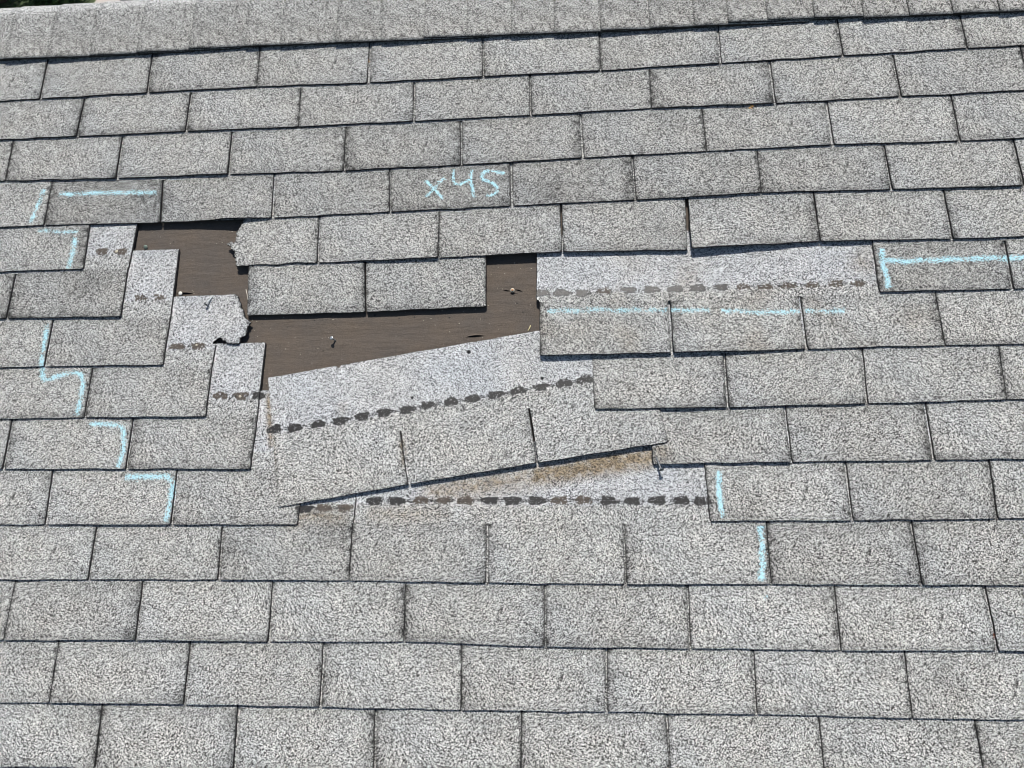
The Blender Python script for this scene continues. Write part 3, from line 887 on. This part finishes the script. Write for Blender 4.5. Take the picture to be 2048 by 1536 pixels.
# ------------------------------------------------------------------ sealant dabs on the exposed headlaps
def sealant(key, tan=()):
    rnd = random.Random(key[0] * 31 + key[1] + 5)
    pts_d = []; pts_t = []
    D = DABS[key]
    e = STRIPS[key]
    o0 = e.matrix_world
    ox, oy = (SLIP_BOTTOM[0] if key == (0, 0) else bottom(key[0], 3 * key[1]))
    ang = 0
    if len(D) > 2: ang = math.atan2(D[-1][1] - D[0][1], D[-1][0] - D[0][0])
    ca, sa = math.cos(ang), math.sin(ang)
    for i, (cx, cy) in enumerate(D):
        is_t = i in tan
        a, b = rnd.uniform(.62, .76), rnd.uniform(.32, .40)
        if key == (7, 1): b *= .9
        L = pts_t if is_t else pts_d
        n = int(900 * (a / .65))
        ph = rnd.uniform(0, 6)
        for _ in range(n):
            t, r = rnd.uniform(0, 6.283), rnd.random() ** .5
            rr = r * (1 + .14 * math.sin(3 * t + ph) + .08 * math.sin(5 * t + ph * 2))
            px, py = a * rr * math.copysign(abs(math.cos(t)) ** .75, math.cos(t)), b * rr * math.copysign(abs(math.sin(t)) ** .75, math.sin(t))
            x, y = cx + px * ca - py * sa, cy + px * sa + py * ca
            g = nz(x, y, 6, 8) + .5 * nz(x, y, 2, 3)
            if g < (.55 if not is_t else (.34 if key[0] != 7 else .10)) - max(0, r - .75) * 1.4: L.append((x, y))
        if i + 1 < len(D):
            nx_, ny_ = D[i + 1]
            for q in (-.06, .07):
                for _ in range(90):
                    u = rnd.random()
                    x, y = lerp(cx, nx_, u), lerp(cy, ny_, u) + q + rnd.gauss(0, .012)
                    if nz(x, q, 1.6, 5) > (-.22 if key[0] in (11, 0) else .08): pts_d.append((x, y))
    for pts, mm, nm in ((pts_d, SEAL, 'sealant_strip'), (pts_t, SEALB, 'sealant_strip')):
        if not pts: continue
        V, F = flecks(pts, .078, .016, rnd)
        V = [(a - ox, b - oy, c_) for a, b, c_ in V]
        mesh_obj(nm, quad_mesh(nm, V, F, [mm]), e)
sealant((0, 0)); sealant((11, 0), (2, 3, 4, 8, 9)); sealant((11, -1), (1, 2)); sealant((7, 1), (3, 9, 10, 11, 12, 13, 14))
sealant((6, -1), (0, 1)); sealant((7, -1), (0, 1)); sealant((8, -1), (0, 1)); sealant((9, -1), (0, 1, ))
# nail holes in the slipped shingle: black discs painting the dark inside
for i, (x, y) in enumerate(SPOTS['holes']):
    z, n = ground(x, y)
    r = random.Random(i)
    V = [(x - SLIP_BOTTOM[0][0], y - SLIP_BOTTOM[0][1], z + .012)]
    for j in range(14):
        a = j / 14 * 6.283; q = r.uniform(.13, .19) * (1.25 if i == 3 else 1)
        V.append((V[0][0] + q * math.cos(a), V[0][1] + q * math.sin(a), z + .010))
    mesh_obj('nail_hole_shade_disc', quad_mesh('nail_hole_shade_disc', V, [(0, j + 1, (j + 1) % 14 + 1) for j in range(14)], [HOLE_SHADE]), STRIPS[(0, 0)])

# ------------------------------------------------------------------ nails
def tube(V, F, p, q, r0, r1, n=10):
    p, q = Vector(p), Vector(q)
    d = (q - p).normalized()
    a = d.orthogonal().normalized(); b = d.cross(a)
    k = len(V)
    for c_, r in ((p, r0), (q, r1)):
        for j in range(n):
            t = j / n * 6.283
            V.append(tuple(c_ + (a * math.cos(t) + b * math.sin(t)) * r))
    for j in range(n): F.append((k + j, k + (j + 1) % n, k + n + (j + 1) % n, k + n + j))
    F.append(tuple(k + j for j in reversed(range(n)))); F.append(tuple(k + n + j for j in range(n)))
def nail(base, head, hr, label, hm, sm=None, thick=.045, dome=.02):
    """shank from base to head (inches), flat slightly domed head facing along the shank"""
    e = empty('roofing_nail', base)
    tag(e, label, 'nail', 'roofing nails')
    b, h = Vector(base), Vector(head)
    d = (h - b).normalized()
    V = []; F = []
    tube(V, F, (0, 0, 0), h - b, .075, .08, 12)
    mesh_obj('shank', quad_mesh('shank', V, F, [sm or DULL]), e)
    V = []; F = []
    n = 20
    a = d.orthogonal().normalized(); bb = d.cross(a)
    c0 = h - b
    rings = [(0, .0), (hr * .93, .0), (hr, thick * .4), (hr * .95, thick * .85), (hr * .6, thick + dome * .7), (0, thick + dome)]
    idx = []
    for r, z in rings:
        if r == 0: idx.append([len(V)]); V.append(tuple(c0 + d * z)); continue
        idx.append([len(V) + j for j in range(n)])
        for j in range(n):
            t = j / n * 6.283
            V.append(tuple(c0 + d * z + (a * math.cos(t) + bb * math.sin(t)) * r))
    for A_, B_ in zip(idx, idx[1:]):
        for j in range(n):
            p1, p2 = (A_[0], A_[0]) if len(A_) == 1 else (A_[j], A_[(j + 1) % n])
            q1, q2 = (B_[0], B_[0]) if len(B_) == 1 else (B_[j], B_[(j + 1) % n])
            F.append(tuple(dict.fromkeys((p1, p2, q2, q1))))
    mesh_obj('nail_head', quad_mesh('nail_head', V, F, [hm], True), e)
    return e
def at(key, i=0, dz=0):
    x, y = SPOTS[key][i]
    return (x, y, ground(x, y)[0] + dz)
def flat_nail(key, hr, label, m, up=.03, tilt=(0, 0)):
    x, y, z = at(key)
    h = Vector((x, y, z + up)); d = Vector((tilt[0], tilt[1], 1)).normalized()
    return nail(tuple(h - d * .5), tuple(h), hr, label, m)
flat_nail('nail_flat', .17, 'round tan nail head between two brown dabs, upper left of the opening', TAN)
flat_nail('nail_green', .22, 'greenish nail head standing at the felt edge above a bright headlap corner', GREEN, .12, (0, -.5))
flat_nail('nail_white', .20, 'bright white nail head at a small felt tear left of centre', PALE, .16, (0, -.25))
flat_nail('nail_seal_a', .11, 'small pale nail head in a sealant dab under the torn shingle end', TAN, .01)
flat_nail('nail_seal_b', .13, 'small nail head in lowest pair of brown sealant dabs at the left', TAN, .01)
x, y, z = at('nail_stand')
nail((x, y, z - .2), (x - .27, y + .06, z + .62), .19, 'popped grey nail standing up from open felt, casting a small shadow', ZINC, ZINC)
x, y, z = at('nail_rust')
nail((x, y, z - .1), (x, y - .05, z + .20), .21, 'pale nail ringed by rust in torn felt, right part of the opening', TAN, RUST)
V = []; F = []
tube(V, F, (0, 0, .0), (0, 0, .03), .11, .09, 12)
o = mesh_obj('rust_spot', quad_mesh('rust_spot', V, F, [RUST]), None)
o.parent = [q for q in COL.objects if q.get('label', '').startswith('pale nail ringed')][0]
o.location = (0, -.05 * IN, .40 * IN)
x, y, z = at('nail_lean')
x2, y2 = SPOTS['nail_lean'][1]
nail((x, y, z - .02), (x2, y2 + .12, z + .36), .20, 'bent nail leaning downslope out of the torn shingle end', DULL, ZINC)
x, y, z = at('nail_long')
x2, y2 = SPOTS['nail_long'][1]
nail((x, y, z - .05), (x2, y2 + .15, z + .38), .24, 'long dark nail sticking out over the tab edge beside the orange stain', DULL, DULL)

# ------------------------------------------------------------------ felt tears round the nails
def flap(cx, cy, length, height, rise, label=None, ang=0.0, both=True):
    """a split in the felt whose upper lip has curled up: an arched lip with the dark gap under it"""
    V = []; F = []
    n = 22; m = 5
    for i in range(n + 1):
        u = i / n * 2 - 1
        k = (1 - u * u)
        for j in range(m + 1):
            t = j / m
            # back edge lies on the felt, front edge is lifted
            y = height * k * (1.5 - t * 1.0)
            z = rise * k * t ** 1.5 + .004
            V.append((u * length / 2, y + .02 * nz(i, j, .5, cx), z))
    for i in range(n):
        for j in range(m):
            a = i * (m + 1) + j
            F.append((a, a + 1, a + m + 2, a + m + 1))
    # black patch painting the shade in the hole below the lip
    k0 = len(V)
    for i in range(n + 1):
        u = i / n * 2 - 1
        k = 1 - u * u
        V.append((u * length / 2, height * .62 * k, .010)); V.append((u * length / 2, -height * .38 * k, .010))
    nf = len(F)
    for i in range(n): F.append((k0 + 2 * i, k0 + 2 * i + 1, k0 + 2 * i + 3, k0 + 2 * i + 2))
    me = quad_mesh('felt_tear', V, F, [FELT, HOLE_SHADE], True)
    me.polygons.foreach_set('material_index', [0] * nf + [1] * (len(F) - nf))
    me.update()
    o = mesh_obj('felt_tear', me, FELT_O)
    z = ground(cx, cy)[0]
    o.matrix_local = Matrix.Translation((cx * IN, cy * IN, z * IN)) @ Matrix.Rotation(ang, 4, 'Z')
    return o
x, y = SPOTS['tear'][0]; flap(x, y, 1.9, .20, .14, ang=.05)
x, y = SPOTS['nail_white'][0]; flap(x + .35, y + .02, 1.9, .16, .18, ang=-.02)
x, y = SPOTS['nail_rust'][0]; flap(x - .55, y, .75, .07, .10, ang=-.12); flap(x + .6, y - .02, .8, .07, .12, ang=-.3)
flap(x + .05, y - .32, .9, .05, .03, ang=0.02)
x, y = SPOTS['nail_green'][0]; flap(x - .15, y + .05, .6, .05, .06)

rnd = random.Random(12)
pts = []
while len(pts) < 70:
    x, y = rnd.uniform(24, 77), rnd.uniform(-38, -19)
    if ground(x, y)[0] < -.5: pts.append((x, y))
V, F = flecks(pts[:46], .085, .03, rnd)
tag(mesh_obj('loose_granules', quad_mesh('loose_granules', V, F, [TAN]), None, (0, 0, 0)), 'pale loose granules scattered over the bare felt', 'granules', None, 'stuff')
V, F = flecks(pts[46:], .13, .03, rnd)
tag(mesh_obj('bark_grit', quad_mesh('bark_grit', V, F, [GRIME]), None, (0, 0, 0)), 'dark grit scattered over the bare felt', 'grit', None, 'stuff')
# ------------------------------------------------------------------ straws, leaf bits, lichen crumbs
def sliver(p, q, wd, m, name, label, cat, z0=.05, z1=.12):
    x, y = p; x2, y2 = q
    za, zb = ground(x, y)[0] + z0, ground(x2, y2)[0] + z1
    V = []; F = []
    mid = ((x2 - x) / 2 + .04, (y2 - y) / 2, (zb - za) / 2 + .03)
    tube(V, F, (0, 0, 0), mid, wd, wd, 6); tube(V, F, mid, (x2 - x, y2 - y, zb - za), wd, wd * .5, 6)
    o = mesh_obj(name, quad_mesh(name, V, F, [m]), None, (x, y, za))
    tag(o, label, cat)
sliver(*SPOTS['straw_a'], .028, STRAWP, 'straw', 'thin pale straw standing against the left edge of the two-tab remnant', 'straw', .06, .1)
sliver(*SPOTS['straw_b'], .045, STRAW, 'straw', 'short yellow straw on the felt above the slipped shingle corner', 'straw')
def crumple(x, y, r, m, name, label, cat, n=9, group=None, flat=.4, seed=0):
    rnd = random.Random(seed)
    z = ground(x, y)[0]
    V = []; F = []
    for _ in range(n):
        c_ = Vector((rnd.gauss(0, r * .4), rnd.gauss(0, r * .55), abs(rnd.gauss(0, r * flat * .4)) + .02))
        k = len(V)
        mm = 6
        nn = Vector((rnd.gauss(0, .5), rnd.gauss(0, .5), 1)).normalized()
        a = nn.orthogonal().normalized(); b = nn.cross(a)
        s = r * rnd.uniform(.3, .6)
        for j in range(mm):
            t = j / mm * 6.283
            V.append(tuple(c_ + a * math.cos(t) * s * rnd.uniform(.6, 1.1) + b * math.sin(t) * s * rnd.uniform(.5, 1)))
        V.append(tuple(c_ + nn * s * .35))
        for j in range(mm): F.append((k + j, k + (j + 1) % mm, k + mm))
        F.append(tuple(k + j for j in reversed(range(mm))))
    o = mesh_obj(name, quad_mesh(name, V, F, [m]), None, (x, y, z))
    tag(o, label, cat, group)
crumple(*SPOTS['leaf'][0], .26, LEAFO, 'leaf_scrap', 'small orange dry leaf scrap on the upper right of the roof', 'leaf scrap', 10, seed=1)
crumple(*SPOTS['leaf_red'][0], .30, LEAFR, 'leaf_scrap', 'dark red-brown leaf scrap caught in a slot at the right edge', 'leaf scrap', 10, seed=2)
BITLAB = ['in the slot below the brown sealant smears', 'in a lower left slot under the ninth chalk course', 'in a slot below bottom middle, right of centre', 'in the topmost rusty slot under the ridge',
          'at a slot top under the left of the lower sealant row', 'in a bottom slot just right of the middle', 'in the slot meeting the bottom edge near the middle', 'low in a bottom slot left of the middle',
          'in a bottom slot towards the right', 'in the slot left of the lowest brown sealant dab', 'in a slot two courses under the slipped shingle', 'low in a slot at the lower left picture edge',
          'on open felt near the popped nail', 'against the left end of a tab right of the slipped shingle', 'in the bottom left corner slot', 'in a bottom edge slot left of the middle']
for i, (x, y) in enumerate(SPOTS['bits']):
    if i in (12, 4): continue
    crumple(x, y, .12, GRIME if i != 3 else LEAFO, 'lichen_crumb', 'tiny dark lichen crumb ' + BITLAB[i], 'debris', 6, 'lichen and grit crumbs in the slots', seed=20 + i)

# ------------------------------------------------------------------ the house below, the ground, what shows past the ridge
WOOD = plain('deck_boards', (.34, .25, .16), .8, 0, .3, 20)
SIDING = plain('painted_siding', (.62, .60, .55), .7, 0, .06, 10)
def box(V, F, x0, x1, y0, y1, z0, z1):
    k = len(V)
    V += [(x0, y0, z0), (x1, y0, z0), (x1, y1, z0), (x0, y1, z0), (x0, y0, z1), (x1, y0, z1), (x1, y1, z1), (x0, y1, z1)]
    F += [tuple(k + i for i in f) for f in ((3, 2, 1, 0), (4, 5, 6, 7), (0, 1, 5, 4), (1, 2, 6, 5), (2, 3, 7, 6), (3, 0, 4, 7))]
house = empty('house', (63, RIDGE_Y, 0))
tag(house, 'house under the shingled roof, its walls hidden below the slope', 'house')
house.matrix_world = Matrix.Identity(4)
def world_mesh(name, V, F, mats, parent=None, smooth_=False):
    me = bpy.data.meshes.new(name); me.from_pydata(V, [], F)
    for m in mats: me.materials.append(m)
    if smooth_: me.polygons.foreach_set('use_smooth', [True] * len(F))
    me.update()
    o = bpy.data.objects.new(name, me); COL.objects.link(o)
    if parent: o.parent = parent
    return o
ridge_w = ROOF @ Vector((0, RIDGE_Y * IN, FELT_Z * IN))
eave_w = ROOF @ Vector((0, -92 * IN, FELT_Z * IN))
run = ridge_w.y - eave_w.y
X0, X1 = -30 * IN, 156 * IN
# roof deck: near slope under the felt, far slope beyond the ridge
def slab(x0, x1, a, b, th):
    V = []; F = []
    for x in (x0, x1):
        for p in (a, b): V.append((x, p[0], p[1]))
        for p in (b, a): V.append((x, p[0], p[1] - th))
    F = [(0, 1, 2, 3), (7, 6, 5, 4), (0, 4, 5, 1), (1, 5, 6, 2), (2, 6, 7, 3), (3, 7, 4, 0)]
    return V, F
dz = .004
V, F = slab(X0, X1, (eave_w.y, eave_w.z - dz), (ridge_w.y, ridge_w.z - dz), .02)
world_mesh('roof_deck', V, F, [WOOD], house)
FARM = plain('far_slope_shingles', (.32, .315, .30), .95, 0, .6, 330)
V, F = slab(X0, X1, (ridge_w.y + .002, ridge_w.z - dz), (ridge_w.y + run, eave_w.z - dz), .02)
world_mesh('far_roof_slope', V, F, [FARM], house)
V = []; F = []
box(V, F, X0 + .1, X1 - .1, eave_w.y + .3, ridge_w.y + run - .3, 0, eave_w.z + .05)
world_mesh('wall', V, F, [SIDING], house)
V = []; F = []
for x in (X0 + .1, X1 - .1):
    k = len(V)
    V += [(x, eave_w.y + .3, eave_w.z + .05), (x, ridge_w.y + run - .3, eave_w.z + .05), (x, ridge_w.y, ridge_w.z - .06)]
    F.append((k, k + 1, k + 2))
world_mesh('gable', V, F, [SIDING], house)

def ground_mat():
    m, t, b = mat('lawn')
    co = N(t, 'ShaderNodeTexCoord').outputs['Object']
    n1 = noise(t, co, 2.0, 4, .6); n2 = noise(t, co, 40, 4, .7)
    c = ramp(t, n1, [(.3, (.030, .055, .018)), (.7, (.065, .090, .030))])
    c = mix(t, 1.0, c, ramp(t, n2, [(.3, .5), (.7, 1.3)]), 'MULTIPLY')
    t.links.new(c, b.inputs['Base Color']); b.inputs['Roughness'].default_value = .95
    return m
g = world_mesh('ground', [(-600, -600, 0), (600, -600, 0), (600, 600, 0), (-600, 600, 0)], [(0, 1, 2, 3)], [ground_mat()])
tag(g, 'green lawn far below the ridge', 'ground', None, 'structure')
V = []; F = []
box(V, F, -5.85, -5.42, 5, 40, -.1, .03)
p = world_mesh('path', V, F, [plain('concrete', (.42, .38, .34), .9, 0, .12, 8)])
tag(p, 'pale concrete path beyond the ridge at top left', 'path', None, 'structure')
V = []; F = []
box(V, F, -5.42, 4, 9.5, 24, -.1, .02)
p = world_mesh('driveway', V, F, [plain('asphalt', (.045, .048, .055), .9, 0, .3, 60)])
tag(p, 'dark asphalt driveway beyond the ridge at top left', 'driveway', None, 'structure')
# shrubs past the ridge
LEAVES = plain('shrub_leaves', (.040, .085, .022), .6, 0, .6, 3)
BARK = plain('bark', (.12, .085, .06), .9, 0, .3, 30)
def shrub(cx, cy, r, h, label, seed):
    rnd = random.Random(seed)
    e = bpy.data.objects.new('shrub', None); COL.objects.link(e); e.location = (cx, cy, 0)
    tag(e, label, 'shrub', 'dark shrubs beyond the ridge')
    V = []; F = []
    tube(V, F, (0, 0, 0), (0, 0, h * .5), .06, .04)
    for k in range(6):
        a = k * 1.05
        tube(V, F, (0, 0, h * .2), (r * .5 * math.cos(a), r * .5 * math.sin(a), h * .65), .03, .012, 6)
    world_mesh('trunk', V, F, [BARK], e)
    V = []; F = []
    cl = [(Vector((rnd.gauss(0, r * .42), rnd.gauss(0, r * .42), h * rnd.uniform(.25, .9))), rnd.uniform(.22, .42)) for _ in range(46)]
    for cc, cr in cl:
        for _ in range(150):
            d = Vector((rnd.gauss(0, 1), rnd.gauss(0, 1), rnd.gauss(0, 1))).normalized()
            q = cc + d * cr * rnd.random() ** .4
            a = Vector((rnd.gauss(0, 1), rnd.gauss(0, 1), rnd.gauss(0, .5) + .6)).normalized()
            b_ = a.orthogonal().normalized(); c2 = a.cross(b_)
            s = rnd.uniform(.025, .05)
            k = len(V)
            V += [tuple(q + b_ * s), tuple(q + c2 * s * .5), tuple(q - b_ * s), tuple(q - c2 * s * .5)]
            F.append((k, k + 1, k + 2, k + 3))
    world_mesh('foliage', V, F, [LEAVES], e)
shrub(-7.6, 11.0, 1.0, 1.5, 'dark green shrub at the extreme top left corner past the ridge', 3)
shrub(-6.6, 10.9, .6, .7, 'smaller dark shrub beside the pale path past the ridge', 4)
shrub(-8.7, 12.6, 1.2, 1.8, 'taller dark shrub farther back at top left, behind the others', 5)
